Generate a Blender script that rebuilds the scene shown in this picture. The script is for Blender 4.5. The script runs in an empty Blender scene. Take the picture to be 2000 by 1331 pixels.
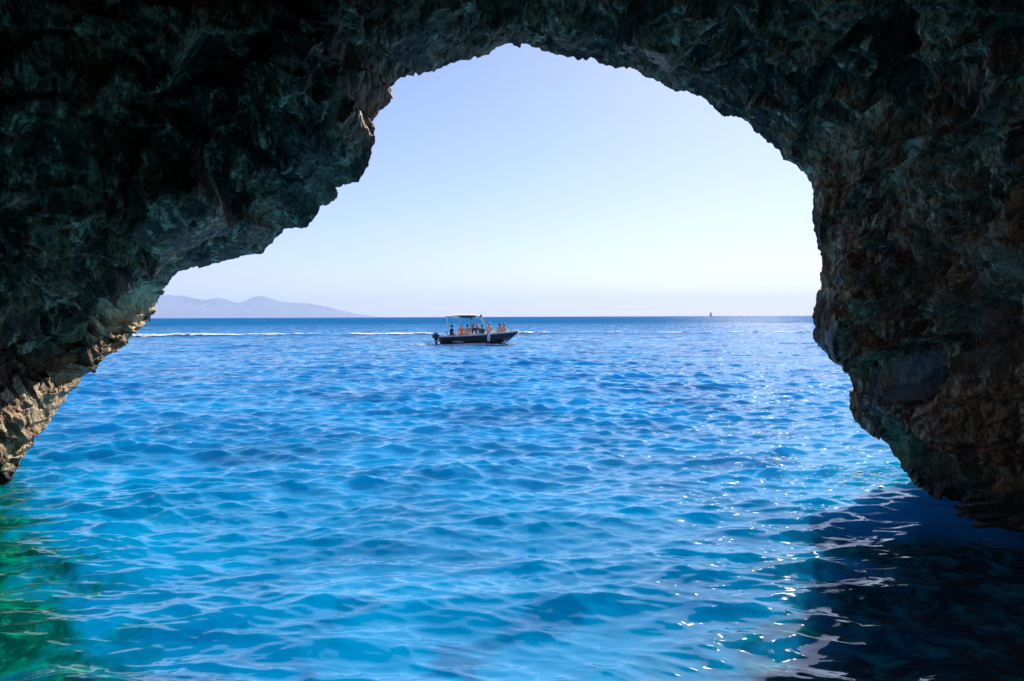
import bpy, bmesh, math, random
import numpy as np
from mathutils import Matrix, Vector

random.seed(4)
RNG = np.random.default_rng(11)
S = bpy.context.scene
COL = S.collection
R = math.radians

# ------------------------------------------------------------------ scene settings
S.render.engine = 'CYCLES'
S.cycles.use_denoising = True
S.cycles.max_bounces = 8
S.cycles.diffuse_bounces = 5
S.cycles.glossy_bounces = 3
S.cycles.transmission_bounces = 2
S.cycles.volume_bounces = 1
S.cycles.caustics_reflective = True       # sky and sun thrown up on to the rock by the water
S.cycles.blur_glossy = 1.5
S.cycles.caustics_refractive = False
S.cycles.sample_clamp_indirect = 2.0
S.cycles.sample_clamp_direct = 1.6
S.view_settings.view_transform = 'Standard'
S.view_settings.look = 'None'
S.view_settings.exposure = EXPOSURE = 0.72
S.view_settings.gamma = 1.0

# ------------------------------------------------------------------ camera
CAM_H = 2.0
FPX = 1555.0                       # focal length in photograph pixels (2000 wide)
cam_data = bpy.data.cameras.new("camera")
cam_data.sensor_width = 36.0
cam_data.lens = 36.0 * FPX / 2000.0
cam_data.clip_start = 0.1
cam_data.clip_end = 120000.0
cam = bpy.data.objects.new("camera", cam_data)
COL.objects.link(cam)
CM = (Matrix.Rotation(R(90 - 1.75), 3, 'X') @ Matrix.Rotation(R(-0.22), 3, 'Z'))
cam.matrix_world = Matrix.Translation((0, 0, CAM_H)) @ CM.to_4x4()
S.camera = cam
CMN = np.array(CM)

def at(px, py, Y):
    """world point on the line of sight of a photograph pixel, at world distance Y"""
    d = CMN @ np.array([(px - 1000) / FPX, -(py - 665.5) / FPX, -1.0])
    return np.array([0, 0, CAM_H]) + d * (Y / d[1])

def on_water(px, py):
    d = CMN @ np.array([(px - 1000) / FPX, -(py - 665.5) / FPX, -1.0])
    return np.array([0, 0, CAM_H]) + d * (-CAM_H / d[2])

def project(P):
    q = (P - np.array([0, 0, CAM_H])) @ CMN
    z = np.minimum(q[..., 2], -0.05)
    return 1000 + FPX * q[..., 0] / -z, 665.5 - FPX * q[..., 1] / -z

# ------------------------------------------------------------------ sun and sky
SUN_AZ, SUN_EL = 21.0, 31.0        # degrees to the right of the view, and above the horizon
sd = Vector((math.sin(R(SUN_AZ)) * math.cos(R(SUN_EL)), math.cos(R(SUN_AZ)) * math.cos(R(SUN_EL)), math.sin(R(SUN_EL))))
sun_d = bpy.data.lights.new("sun", 'SUN')
sun_d.energy = 5.0
sun_d.angle = R(0.53)
sun_d.color = (1.0, 0.93, 0.82)
sun = bpy.data.objects.new("sun", sun_d)
COL.objects.link(sun)
sun.rotation_euler = sd.to_track_quat('Z', 'Y').to_euler()

W = bpy.data.worlds.new("World")
S.world = W
W.use_nodes = True
wn = W.node_tree
for n in list(wn.nodes):
    wn.nodes.remove(n)
sky = wn.nodes.new('ShaderNodeTexSky')
sky.sky_type = 'NISHITA'
sky.sun_disc = False
sky.sun_elevation = R(SUN_EL)
sky.sun_rotation = R(SUN_AZ)
sky.air_density = 1.0
sky.dust_density = 0.3
sky.ozone_density = 3.0
bg = wn.nodes.new('ShaderNodeBackground')
bg.inputs[1].default_value = 0.067
wo = wn.nodes.new('ShaderNodeOutputWorld')
wb = wn.nodes.new('ShaderNodeMix')                 # colour balance of the whole sky
wb.data_type = 'RGBA'; wb.blend_type = 'MULTIPLY'
wb.inputs[0].default_value = 1.0
wb.inputs[7].default_value = (1.03, .985, 1.12, 1)
wn.links.new(sky.outputs[0], wb.inputs[6])
wn.links.new(wb.outputs[2], bg.inputs[0])
wn.links.new(bg.outputs[0], wo.inputs[0])

# ------------------------------------------------------------------ helpers
def tag(o, label=None, cat=None, group=None, kind=None):
    if label: o['label'] = label
    if cat: o['category'] = cat
    if group: o['group'] = group
    if kind: o['kind'] = kind
    return o

def link_mesh(name, me, mat=None, parent=None):
    o = bpy.data.objects.new(name, me)
    COL.objects.link(o)
    if mat: me.materials.append(mat)
    if parent: o.parent = parent
    return o

def grid_mesh(name, P, colors=None, close=False, keep=None):
    """P: rows x cols x 3 vertex grid"""
    r, c = P.shape[:2]
    me = bpy.data.meshes.new(name)
    me.vertices.add(r * c)
    me.vertices.foreach_set("co", P.astype(np.float32).ravel())
    idx = np.arange(r * c, dtype=np.int32).reshape(r, c)
    if close:
        idx = np.concatenate([idx, idx[:, :1]], 1)
    q = np.stack([idx[:-1, :-1], idx[:-1, 1:], idx[1:, 1:], idx[1:, :-1]], -1).reshape(-1, 4)
    if keep is not None:
        q = q[keep.ravel()]
    n = len(q)
    me.loops.add(n * 4)
    me.loops.foreach_set("vertex_index", q.ravel())
    me.polygons.add(n)
    me.polygons.foreach_set("loop_start", np.arange(0, n * 4, 4, dtype=np.int32))
    me.polygons.foreach_set("use_smooth", np.ones(n, bool))
    me.update(calc_edges=True)
    if colors is not None:
        at_ = me.color_attributes.new("stain_light", 'FLOAT_COLOR', 'POINT')
        at_.data.foreach_set("color", colors.astype(np.float32).ravel())
    return me

_perm = RNG.permutation(256)
_perm = np.concatenate([_perm, _perm]).astype(np.int32)
_g = RNG.normal(size=(256, 3))
_g /= np.linalg.norm(_g, axis=1)[:, None]
_g = _g.astype(np.float32)

def perlin(x, y, z):
    xi, yi, zi = np.floor(x), np.floor(y), np.floor(z)
    fx, fy, fz = (x - xi).astype(np.float32), (y - yi).astype(np.float32), (z - zi).astype(np.float32)
    xi, yi, zi = xi.astype(np.int32) & 255, yi.astype(np.int32) & 255, zi.astype(np.int32) & 255
    u, v, w = [f * f * f * (f * (f * 6 - 15) + 10) for f in (fx, fy, fz)]
    out = 0
    for dx in (0, 1):
        a = _perm[xi + dx]
        wx = u if dx else 1 - u
        for dy in (0, 1):
            b = _perm[a + yi + dy & 511]
            wy = v if dy else 1 - v
            for dz in (0, 1):
                h = _perm[b + zi + dz & 511]
                g = _g[h]
                wz = w if dz else 1 - w
                out = out + wx * wy * wz * (g[..., 0] * (fx - dx) + g[..., 1] * (fy - dy) + g[..., 2] * (fz - dz))
    return out * 1.6

_pt = RNG.random((256, 3)).astype(np.float32)

def facets(x, y, z):
    """broken rock: every cell is a plane of its own tilt"""
    xi, yi, zi = np.floor(x), np.floor(y), np.floor(z)
    fx, fy, fz = (x - xi).astype(np.float32), (y - yi).astype(np.float32), (z - zi).astype(np.float32)
    xi, yi, zi = xi.astype(np.int32) & 255, yi.astype(np.int32) & 255, zi.astype(np.int32) & 255
    best = np.full(x.shape, 9.0, np.float32)
    out = np.zeros(x.shape, np.float32)
    for dx in (-1, 0, 1):
        a = _perm[(xi + dx) & 255]
        for dy in (-1, 0, 1):
            b = _perm[(a + yi + dy) & 511]
            for dz in (-1, 0, 1):
                h = _perm[(b + zi + dz) & 511]
                q = _pt[h]
                ex, ey, ez = dx + q[..., 0] - fx, dy + q[..., 1] - fy, dz + q[..., 2] - fz
                d = ex * ex + ey * ey + ez * ez
                g = _g[(h + 37) & 255]
                v = ex * g[..., 0] + ey * g[..., 1] + ez * g[..., 2] + .35 * g[..., 0]
                m = d < best
                best = np.where(m, d, best)
                out = np.where(m, v, out)
    return out

class NT:
    """small wrapper for node materials"""
    def __init__(self, name):
        self.m = bpy.data.materials.new(name)
        self.m.use_nodes = True
        self.t = self.m.node_tree
        self.bsdf = self.t.nodes['Principled BSDF']
        self.out = self.t.nodes['Material Output']
    def n(self, kind, **kw):
        nd = self.t.nodes.new(kind)
        for k, v in kw.items():
            setattr(nd, k, v)
        return nd
    def l(self, a, b):
        self.t.links.new(a, b)
    def val(self, sock, v):
        if hasattr(v, 'links') or isinstance(v, bpy.types.NodeSocket):
            self.l(v, sock)
        else:
            sock.default_value = v
    def noise(self, vec, scale, detail=4, rough=.55, dist=0.0):
        nd = self.n('ShaderNodeTexNoise')
        nd.inputs['Scale'].default_value = scale
        nd.inputs['Detail'].default_value = detail
        nd.inputs['Roughness'].default_value = rough
        nd.inputs['Distortion'].default_value = dist
        if vec is not None: self.l(vec, nd.inputs['Vector'])
        return nd
    def mix(self, fac, a, b, blend='MIX'):
        nd = self.n('ShaderNodeMix', data_type='RGBA', blend_type=blend)
        self.val(nd.inputs[0], fac)
        self.val(nd.inputs[6], a if not isinstance(a, tuple) else (*a, 1) if len(a) == 3 else a)
        self.val(nd.inputs[7], b if not isinstance(b, tuple) else (*b, 1) if len(b) == 3 else b)
        return nd.outputs[2]
    def math(self, op, a, b=0.0, c=None, clamp=False):
        nd = self.n('ShaderNodeMath', operation=op, use_clamp=clamp)
        self.val(nd.inputs[0], a)
        self.val(nd.inputs[1], b)
        if c is not None: self.val(nd.inputs[2], c)
        return nd.outputs[0]
    def vmath(self, op, a, b=None, scale=None):
        nd = self.n('ShaderNodeVectorMath', operation=op)
        self.val(nd.inputs[0], a)
        if b is not None: self.val(nd.inputs[1], b)
        if scale is not None: self.val(nd.inputs['Scale'], scale)
        return nd.outputs[0]
    def rng(self, v, a, b, c=0.0, d=1.0, smooth=True):
        nd = self.n('ShaderNodeMapRange', interpolation_type='SMOOTHSTEP' if smooth else 'LINEAR')
        self.val(nd.inputs[0], v)
        for i, k in enumerate((a, b, c, d)):
            nd.inputs[i + 1].default_value = k
        return nd.outputs[0]

def paint(name, col, rough=.5, var=.15, scale=6.0, metal=0.0):
    t = NT(name)
    tc = t.n('ShaderNodeTexCoord')
    nz = t.noise(tc.outputs['Object'], scale, 5)
    d = tuple(c * (1 - var * 2) for c in col)
    h = tuple(min(1, c * (1 + var)) for c in col)
    t.l(t.mix(nz.outputs[0], d, h), t.bsdf.inputs['Base Color'])
    t.bsdf.inputs['Roughness'].default_value = rough
    t.bsdf.inputs['Metallic'].default_value = metal
    return t.m

# ------------------------------------------------------------------ cave rock
TRACE = [(0,955),(21,941),(35,917),(49,896),(58,875),(70,868),(72,853),(98,829),(108,805),(130,784),(135,766),
 (158,748),(165,728),(193,717),(205,696),(228,686),(242,675),(259,658),(284,640),(294,622),(305,615),(308,598),
 (318,570),(333,552),(347,533),(367,524),(388,521),(420,516),(452,507),(472,502),(495,498),(515,494),(530,476),
 (545,455),(556,446),(575,446),(598,444),(615,430),(621,418),(622,402),(640,399),(656,388),(659,378),(656,367),
 (682,362),(699,353),(710,343),(720,322),(727,294),(731,269),(729,252),(722,243),(731,231),(745,213),(768,192),
 (764,182),(764,171),(780,157),(797,145),(808,147),(811,142),(817,147),(825,147),(841,140),(846,144),(867,129),
 (895,117),(920,114),(929,111),(934,116),(941,110),(965,96),(990,86),(1002,85),(1013,94),(1020,86),(1046,94),
 (1074,105),(1095,110),(1123,114),(1128,120),(1137,115),(1146,119),(1154,115),(1165,119),(1186,129),(1200,133),
 (1220,132),(1245,138),(1262,150),(1285,160),(1300,173),(1317,177),(1345,180),(1372,192),(1387,206),(1405,224),
 (1422,227),(1450,234),(1464,243),(1475,257),(1489,266),(1510,287),(1527,306),(1552,320),(1566,331),(1580,350),
 (1588,364),(1589,385),(1583,402),(1585,423),(1590,441),(1592,466),(1599,477),(1602,505),(1602,540),(1603,564),
 (1596,578),(1594,596),(1588,613),(1589,645),(1590,666),(1597,680),(1611,689),(1618,701),(1636,711),(1650,729),
 (1664,739),(1669,757),(1659,764),(1660,785),(1664,816),(1685,837),(1706,843),(1720,853),(1732,865),(1744,886),
 (1751,903),(1769,924),(1785,942),(1804,948),(1835,956)]
FILL_HOLE = (7.0, 8.0)
DL = on_water(0, 955)[1]
DR = on_water(1835, 956)[1]
#        px    py   dist   spread near the mouth, spread further in, sinking towards the cave
KEYS = [(0, 955, DL, .05, .05, .10), (72, 853, DL + .7, .05, .08, .15), (165, 728, 10.9, .05, .10, .17), (259, 658, 12.1, .05, .15, .17),
        (308, 598, 12.9, .05, .2, .17), (318, 570, 13.0, .08, .25, .17), (333, 552, 11.2, .25, .6, .17), (347, 533, 11.0, .30, 1.0, .15),
        (452, 507, 10.5, .45, 1.6, 0), (545, 455, 10.0, .5, 2.0, 0), (659, 378, 9.6, .60, 2.4, 0), (731, 269, 9.3, .62, 2.8, 0),
        (764, 171, 9.9, .52, 2.4, 0), (895, 117, 10.6, .22, .5, 0), (1002, 85, 11.0, .12, .2, 0), (1300, 173, 11.0, .10, .15, 0),
        (1588, 364, 10.6, .12, .12, 0), (1602, 540, 10.6, .08, .12, 0), (1590, 666, 10.3, .08, .10, 0), (1664, 816, 9.8, .10, .08, 0),
        (1751, 903, 9.5, .02, .0, 0), (1835, 956, DR, -.15, -.05, 0)]

def smooth1(a, sig):
    k = int(sig * 4)
    w = np.exp(-.5 * (np.arange(-k, k + 1) / sig) ** 2)
    w /= w.sum()
    pad = np.concatenate([np.repeat(a[:1], k, 0), a, np.repeat(a[-1:], k, 0)])
    if a.ndim == 1:
        return np.convolve(pad, w, 'valid')
    return np.stack([np.convolve(pad[:, i], w, 'valid') for i in range(a.shape[1])], 1)

def build_cave():
    T = np.array(TRACE, float)
    L = np.concatenate([[0], np.cumsum(np.hypot(*np.diff(T, axis=0).T))])
    ki = [int(np.argmin(np.hypot(T[:, 0] - k[0], T[:, 1] - k[1]))) for k in KEYS]
    kl = L[ki]
    N = 1500
    s = np.linspace(0, L[-1], N)
    px = np.interp(s, L, T[:, 0])
    py = np.interp(s, L, T[:, 1])
    k3 = smooth1(np.interp(s, kl, [k[5] for k in KEYS]), 20)
    shade_rib = smooth1(np.interp(s, L[[int(np.argmin(np.hypot(T[:, 0] - a, T[:, 1] - b_))) for a, b_ in ((308, 598), (367, 524), (780, 157), (920, 114))]], [0, 1, 1, 0]), 15)
    # the rim wobbles a little between the traced corners
    q = s / 1.0
    for f, a in ((1 / 22., 2.2), (1 / 9., 1.3), (1 / 4.3, .35)):
        e = smooth1(RNG.normal(size=N), max(.7, 1 / f / (L[-1] / N) / 4))
        e /= e.std()
        e2 = smooth1(RNG.normal(size=N), max(.7, 1 / f / (L[-1] / N) / 4))
        e2 /= e2.std()
        px = px + e * a * .6
        py = py + e2 * a * .6
    D = smooth1(np.interp(s, kl, [k[2] for k in KEYS]), 12)
    k1 = smooth1(np.interp(s, kl, [k[3] for k in KEYS]), 25)
    k2 = smooth1(np.interp(s, kl, [k[4] for k in KEYS]), 25)
    rim = np.array([at(px[i], py[i], D[i]) for i in range(N)])
    # carry both feet below the water
    M = 60
    dn = np.linspace(1.6, 0, M, endpoint=False)[:, None]
    left = rim[0] + np.array([-.12, 0, -1]) * dn
    right = rim[-1] + np.array([.12, 0, -1]) * dn[::-1]
    rim = np.concatenate([left, rim, right])
    pad = lambda a: np.concatenate([np.repeat(a[0], M), a, np.repeat(a[-1], M)])
    D, k1, k2, k3, shade_rib = pad(D), pad(k1), pad(k2), pad(k3), pad(shade_rib)
    N = len(rim)
    soft = rim.copy()
    soft[:, [0, 2]] = smooth1(rim[:, [0, 2]], 14)
    softer = rim.copy()
    softer[:, [0, 2]] = smooth1(rim[:, [0, 2]], 45)
    nv = np.stack([rim[:, 0] * 1.0, np.zeros(N), np.maximum(rim[:, 2] - 2.2, 0) * 1.1], 1)
    nv /= np.linalg.norm(nv, axis=1)[:, None]
    nv = smooth1(nv, 30)
    nv /= np.linalg.norm(nv, axis=1)[:, None]
    LEN = 18.0
    b = np.concatenate([np.arange(0, 5.6, .018), np.geomspace(5.62, LEN, 46)])
    rows = []
    # outside: a lip that rolls away, then the cliff face
    ext = [(.9, 9.0), (1.2, 6.5), (1.5, 5.0), (1.5, 4.0), (1.45, 3.2), (1.4, 2.6), (1.3, 2.2), (1.2, 1.85), (1.05, 1.5), (.9, 1.2), (.75, .92), (.6, .68), (.45, .46), (.32, .30), (.2, .17), (.1, .07)]
    for dy, e in ext:
        p = soft * min(1, e) + rim * (1 - min(1, e)) + nv * e
        p[:, 1] = D + dy
        rows.append(p)
    next_ = len(rows)
    for bb in b:
        f = min(1, bb / .7)
        g = min(1, max(0, (bb - .5) / 1.5))
        p = rim * (1 - f) + soft * f
        p = p * (1 - g) + softer * g
        e = k1 * min(bb, 1.4) + k2 * np.clip(bb - 1.4, 0, 4.0)
        e = np.minimum(e, 5.5)
        if bb > 4.2:             # unseen rock added to block the rear opening's light from the left recess
            q2 = min(1, (bb - 4.2) / 1.6) * shade_rib
            e = e * (1 - q2) + .9 * q2 * (1 + .9 * max(0, bb - 8.0))
        p = p + nv * e[:, None]
        p[:, 2] -= k3 * min(bb, 5.0)
        p[:, 1] = D - bb * (D + 8.0) / LEN
        if bb > LEN - 5:
            c = ((bb - (LEN - 5)) / 5) ** 2
            p[:, 0] *= 1 - c
            p[:, 2] = p[:, 2] * (1 - c) + 1.5 * c
        rows.append(p)
    P = np.array(rows)
    bfull = np.concatenate([-np.array([e for _, e in ext]), b])[:, None] * np.ones((1, N))
    # normals that look into the cave
    ds = np.gradient(P, axis=1)
    db = np.gradient(P, axis=0)
    nn = np.cross(ds, db)
    nn /= np.maximum(np.linalg.norm(nn, axis=2), 1e-9)[..., None]
    cen = np.stack([np.zeros_like(P[..., 0]), P[..., 1], np.full_like(P[..., 0], 2.0)], -1)
    sg = np.sign(np.sum((cen - P) * nn, -1))
    sg[:next_] = np.sign(np.sum(nn[:next_] * np.array([0, 1, 0]), -1) + 1e-6)
    nn *= sg[..., None]
    x, y, z = P[..., 0], P[..., 1], P[..., 2]
    U, V = project(P)
    h = np.zeros_like(x)
    amp = np.clip(np.abs(bfull) / 1.1, 0, 1)
    # big bulges
    wx = x + .35 * perlin(x * .7, y * .7, z * .7 + 9)
    wz = z + .35 * perlin(x * .7 + 31, y * .7, z * .7)
    h += .34 * perlin(wx * .75, y * .75 + 5, wz * .6) * amp
    n1 = perlin(wx * 1.7, y * 1.7 + 17, wz * 1.2)
    su, sw = -y * .85 + z * .5, y * .5 + z * .85          # the beds dip towards the sea
    jx, ju, jw = x + .10 * perlin(x * 3, y * 3, z * 3), su + .10 * perlin(x * 3 + 9, y * 3, z * 3), sw + .08 * perlin(x * 3, y * 3 + 9, z * 3)
    h += .50 * facets(jx * .8 + 40, ju * .5 + 40, jw * 1.0 + 40) * amp
    h += .27 * facets(jx * 2.0 + 80, ju * 1.15 + 80, jw * 2.3 + 80) * np.clip(.05 + amp, 0, 1)
    h += .07 * facets(jx * 5.5 + 80, ju * 3.4 + 80, jw * 5.5 + 80) * np.clip(.06 + amp, 0, 1)
    h += .16 * (np.abs(n1) * 1.5 - .42) * amp
    n2 = perlin(wx * 3.9 + 3, y * 3.9, wz * 2.4)
    h += .10 * (np.abs(n2) * 1.4 - .36) * np.clip(.12 + amp * 1.1, 0, 1)
    n3 = perlin(wx * 8.5, y * 8.5 + 7, wz * 4.2)
    h += .05 * (np.abs(n3) * 1.3 - .32) * np.clip(.25 + amp, 0, 1)
    n4 = perlin(x * 17., y * 17. + 7, z * 10.)
    h += .022 * n4 * np.clip(.3 + amp, 0, 1)
    n5 = perlin(x * 34., y * 34. + 3, z * 22.)
    h += .008 * n5
    # a diagonal crack across the right wall, an overhanging crease on the left one
    def crease(pts, A, wide, groove):
        best = np.full(U.shape, 1e9); sgn = np.zeros(U.shape)
        for (x0, y0), (x1, y1) in zip(pts[:-1], pts[1:]):
            dx, dy = x1 - x0, y1 - y0
            t = np.clip(((U - x0) * dx + (V - y0) * dy) / (dx * dx + dy * dy), 0, 1)
            ex, ey = U - x0 - t * dx, V - y0 - t * dy
            d = np.hypot(ex, ey)
            m = d < best
            best = np.where(m, d, best)
            sgn = np.where(m, np.sign(dx * ey - dy * ex), sgn)
        vis = np.clip((y - 2.5) / 1.0, 0, 1) * np.clip(bfull / .4, 0, 1)
        sdist = best * sgn
        return (-A * np.tanh(sdist / 14.) * np.exp(-(best / wide) ** 2) - groove * np.exp(-(best / 11.) ** 2)) * vis
    h -= .16 * amp
    h += crease([(1700, 712), (1745, 692), (1800, 655), (1870, 612), (1935, 575), (2060, 500)], .20, 110, .20)
    h += crease([(-60, 730), (60, 690), (140, 668), (215, 632), (300, 560)], .10, 90, .04)
    h += crease([(1610, 690), (1665, 700), (1740, 690)], .10, 60, .02)
    h += crease([(1668, 800), (1760, 820), (1850, 860), (2050, 900)], .13, 70, .03)
    def mound(cx, cy, rx, ry, ang, a):
        ca, sa = math.cos(R(ang)), math.sin(R(ang))
        du, dv = U - cx, V - cy
        g = np.exp(-((du * ca + dv * sa) / rx) ** 2 - ((-du * sa + dv * ca) / ry) ** 2) * (np.abs(bfull) < 1.6)
        return a * g
    # broken ledges whose tops catch the sun
    zz = (z - .35 * (x + 5) + .10 * perlin(x * 3, y * 3, z * 3)) / .21
    saw = 1 - (zz - np.floor(zz))
    zz2 = (z + .3 * y + .06 * perlin(x * 7, y * 7, z * 7)) / .085
    saw = saw * .8 + .25 * (1 - (zz2 - np.floor(zz2))) + .5 * np.abs(perlin(x * 5, y * 5 + 2, z * 5))
    lit = mound(262, 630, 95, 46, -50, .40) + mound(36, 912, 80, 32, -54, .28)
    h += lit * (saw - 1.0) * .8
    quiet = np.clip(np.abs(np.gradient(D)) / .012, 0, 1)
    quiet = smooth1(quiet, 12)[None, :]
    low = np.clip((3.0 - rim[:, 2]) / .4, 0, 1) * (rim[:, 0] < 0)
    low = smooth1(low, 8)[None, :]
    ramp = np.clip(bfull / 1.2, 0, 1)
    h *= 1 - (1 - ramp) * np.maximum(.75 * quiet, .5 * low)
    # push mostly outward (into the rock) close to the mouth so that the outline keeps its line
    lim = .06 + .20 * np.clip(bfull, 0, 3)
    lim[:next_] = .04
    lim = lim * (1 - .6 * (1 - ramp) * low)
    h = np.minimum(h, lim)
    P = P + nn * h[..., None]
    # stains, and sun and shade painted along the left rim
    colr = np.zeros(P.shape[:2] + (4,), np.float32)
    nz = .5 + perlin(x * 2.3, y * 2.3, z * 1.5 + 3) + .6 * perlin(x * 6., y * 6., z * 4.)
    vis = np.clip((y - 2.0) / 1.0, 0, 1) * (bfull > -.3)
    def blob(cx, cy, rx, ry, ang, c, st):
        ca, sa = math.cos(R(ang)), math.sin(R(ang))
        du, dv = U - cx, V - cy
        a = (du * ca + dv * sa) / rx
        bb = (-du * sa + dv * ca) / ry
        w = np.clip((1.25 - np.hypot(a, bb)) * 1.4 + (nz - .5) * .9, 0, 1) * st * vis
        for i in range(3):
            colr[..., i] = colr[..., i] * (1 - w) + c[i] * w
        colr[..., 3] = np.maximum(colr[..., 3], w)
    pale, sun_gold, green, olive, rust = (.80, .54, .34), (.97, .72, .38), (.10, .22, .11), (.17, .16, .06), (.26, .16, .09)
    blob(1985, 480, 40, 75, 10, pale, .9); blob(1980, 620, 45, 60, 20, pale, .95)
    blob(1785, 300, 30, 75, 38, pale, .85); blob(1905, 265, 16, 60, 38, (.36, .27, .16), .8)
    blob(1950, 50, 12, 70, 12, green, .95); blob(1995, 180, 18, 70, 4, (.12, .30, .20), .95)
    blob(1735, 760, 40, 50, 30, (.34, .31, .33), .8); blob(1640, 640, 20, 60, 10, (.28, .25, .28), .7)
    blob(1880, 520, 60, 90, 40, (.24, .19, .13), .7); blob(1880, 680, 70, 60, 30, rust, .6)
    blob(1760, 850, 60, 50, 0, (.10, .14, .09), .8)
    blob(268, 618, 85, 38, -48, sun_gold, .95); blob(30, 905, 70, 22, -52, sun_gold, .95)  # sunlit gold of the left rim, painted into the colour
    blob(12, 745, 26, 50, 10, (.50, .52, .52), .9); blob(165, 668, 46, 26, -30, olive, .85)
    blob(150, 742, 70, 45, -50, (.20, .15, .07), .8); blob(75, 800, 90, 60, -45, (.78, .57, .30), .85); blob(60, 430, 70, 90, 0, (.16, .13, .08), .6)  # first two: shade and sunlit gold painted between the bright rim parts
    blob(610, 350, 70, 90, -40, (.52, .36, .24), .6); blob(700, 130, 40, 130, 10, (.40, .28, .18), .6)
    blob(830, 90, 60, 60, -30, (.24, .24, .24), .5); blob(630, 40, 70, 30, 0, (.30, .27, .24), .7)
    # added opening, unseen behind the camera on the left, to light the right wall
    Pc = (P[:-1, :-1] + P[1:, 1:]) / 2
    fill_hole = (Pc[..., 0] < -1.5) & (np.hypot((Pc[..., 1] + 3.8) / FILL_HOLE[0], (Pc[..., 2] - 1.0) / FILL_HOLE[1]) < 1) & (bfull[:-1, :-1] > 1)
    me = grid_mesh("cave_rock", P, colr, keep=~fill_hole)
    return me

def rock_material():
    t = NT("cave_limestone")
    geo = t.n('ShaderNodeNewGeometry')
    pos = geo.outputs['Position']
    mp = t.n('ShaderNodeMapping')
    mp.inputs['Scale'].default_value = (1, 1, .6)
    t.l(pos, mp.inputs[0])
    pv = mp.outputs[0]
    mp2 = t.n('ShaderNodeMapping')
    mp2.inputs['Rotation'].default_value = (R(-28), 0, 0)
    mp2.inputs['Scale'].default_value = (1, 1, .38)
    t.l(pos, mp2.inputs[0])
    ps = mp2.outputs[0]
    big = t.noise(pv, 1.1, 5, .6, .4)
    mid = t.noise(ps, 4.5, 6, .68, .5)
    fine = t.noise(ps, 15., 5, .72, .4)
    c = t.mix(t.rng(big.outputs[0], .42, .60), (.12, .048, .020), (.62, .255, .115))
    rustn = t.noise(pv, 2.2, 4, .6, .8)
    c = t.mix(t.math('MULTIPLY', t.rng(rustn.outputs[0], .54, .70), .45), c, (.56, .17, .05))
    grn = t.noise(t.vmath('ADD', pv, (13, 5, 2)), 1.6, 5, .65, .5)
    c = t.mix(t.math('MULTIPLY', t.rng(grn.outputs[0], .58, .72), .5), c, (.26, .16, .05))
    c = t.mix(t.rng(mid.outputs[0], .52, .64), c, (.97, .60, .35))
    ca = t.n('ShaderNodeVertexColor', layer_name="stain_light")
    c = t.mix(ca.outputs['Alpha'], c, ca.outputs['Color'])
    c = t.mix(t.rng(fine.outputs[0], .43, .55), t.mix(t.math('SUBTRACT', .80, t.math('MULTIPLY', ca.outputs['Alpha'], .6)), c, (.024, .010, .005)), c)
    sp = t.n('ShaderNodeSeparateXYZ')
    t.l(pos, sp.inputs[0])
    lev = t.math('ADD', sp.outputs[2], t.math('MULTIPLY', t.math('SUBTRACT', big.outputs[0], .5), .5))
    wet = t.rng(lev, .34, .12)
    weed = t.rng(lev, .60, .28)
    c = t.mix(t.math('MULTIPLY', weed, t.rng(mid.outputs[0], .40, .60, .1, .8)), c, (.10, .12, .035))
    c = t.mix(t.math('MULTIPLY', wet, .8), c, (.022, .022, .016))
    t.l(c, t.bsdf.inputs['Base Color'])
    t.l(t.math('SUBTRACT', .66, t.math('MULTIPLY', wet, .46)), t.bsdf.inputs['Roughness'])
    t.bsdf.inputs['Specular IOR Level'].default_value = .45
    vor = t.n('ShaderNodeTexVoronoi', feature='SMOOTH_F1')
    vor.inputs['Scale'].default_value = 9.0
    wob = t.vmath('ADD', pv, t.vmath('SCALE', mid.outputs['Color'], scale=.22))
    t.l(wob, vor.inputs['Vector'])
    vor2 = t.n('ShaderNodeTexVoronoi', feature='F1')
    vor2.inputs['Scale'].default_value = 24.0
    t.l(wob, vor2.inputs['Vector'])
    hgt = t.math('ADD', t.math('MULTIPLY', vor.outputs['Distance'], -.9),
                 t.math('ADD', t.math('MULTIPLY', vor2.outputs['Distance'], -.4), t.math('MULTIPLY', fine.outputs[0], .5)))
    bp = t.n('ShaderNodeBump')
    bp.inputs['Strength'].default_value = 1.0
    bp.inputs['Distance'].default_value = .09
    t.l(hgt, bp.inputs['Height'])
    t.l(bp.outputs[0], t.bsdf.inputs['Normal'])
    return t.m

cave = link_mesh("cave_rock", build_cave(), rock_material())
tag(cave, "dark rough limestone sea cave wall and arch framing the open sea", "rock", kind='structure')

# ------------------------------------------------------------------ sea
EARTH = 6371000.0
WAVES = []
wr = random.Random(21)
for i in range(150):
    lam = math.exp(wr.uniform(math.log(.10), math.log(6.0)))
    dirn = R(wr.gauss(-86, 24))            # most of them run in towards the cave
    WAVES.append((lam, dirn, wr.uniform(0, 6.283)))

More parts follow.
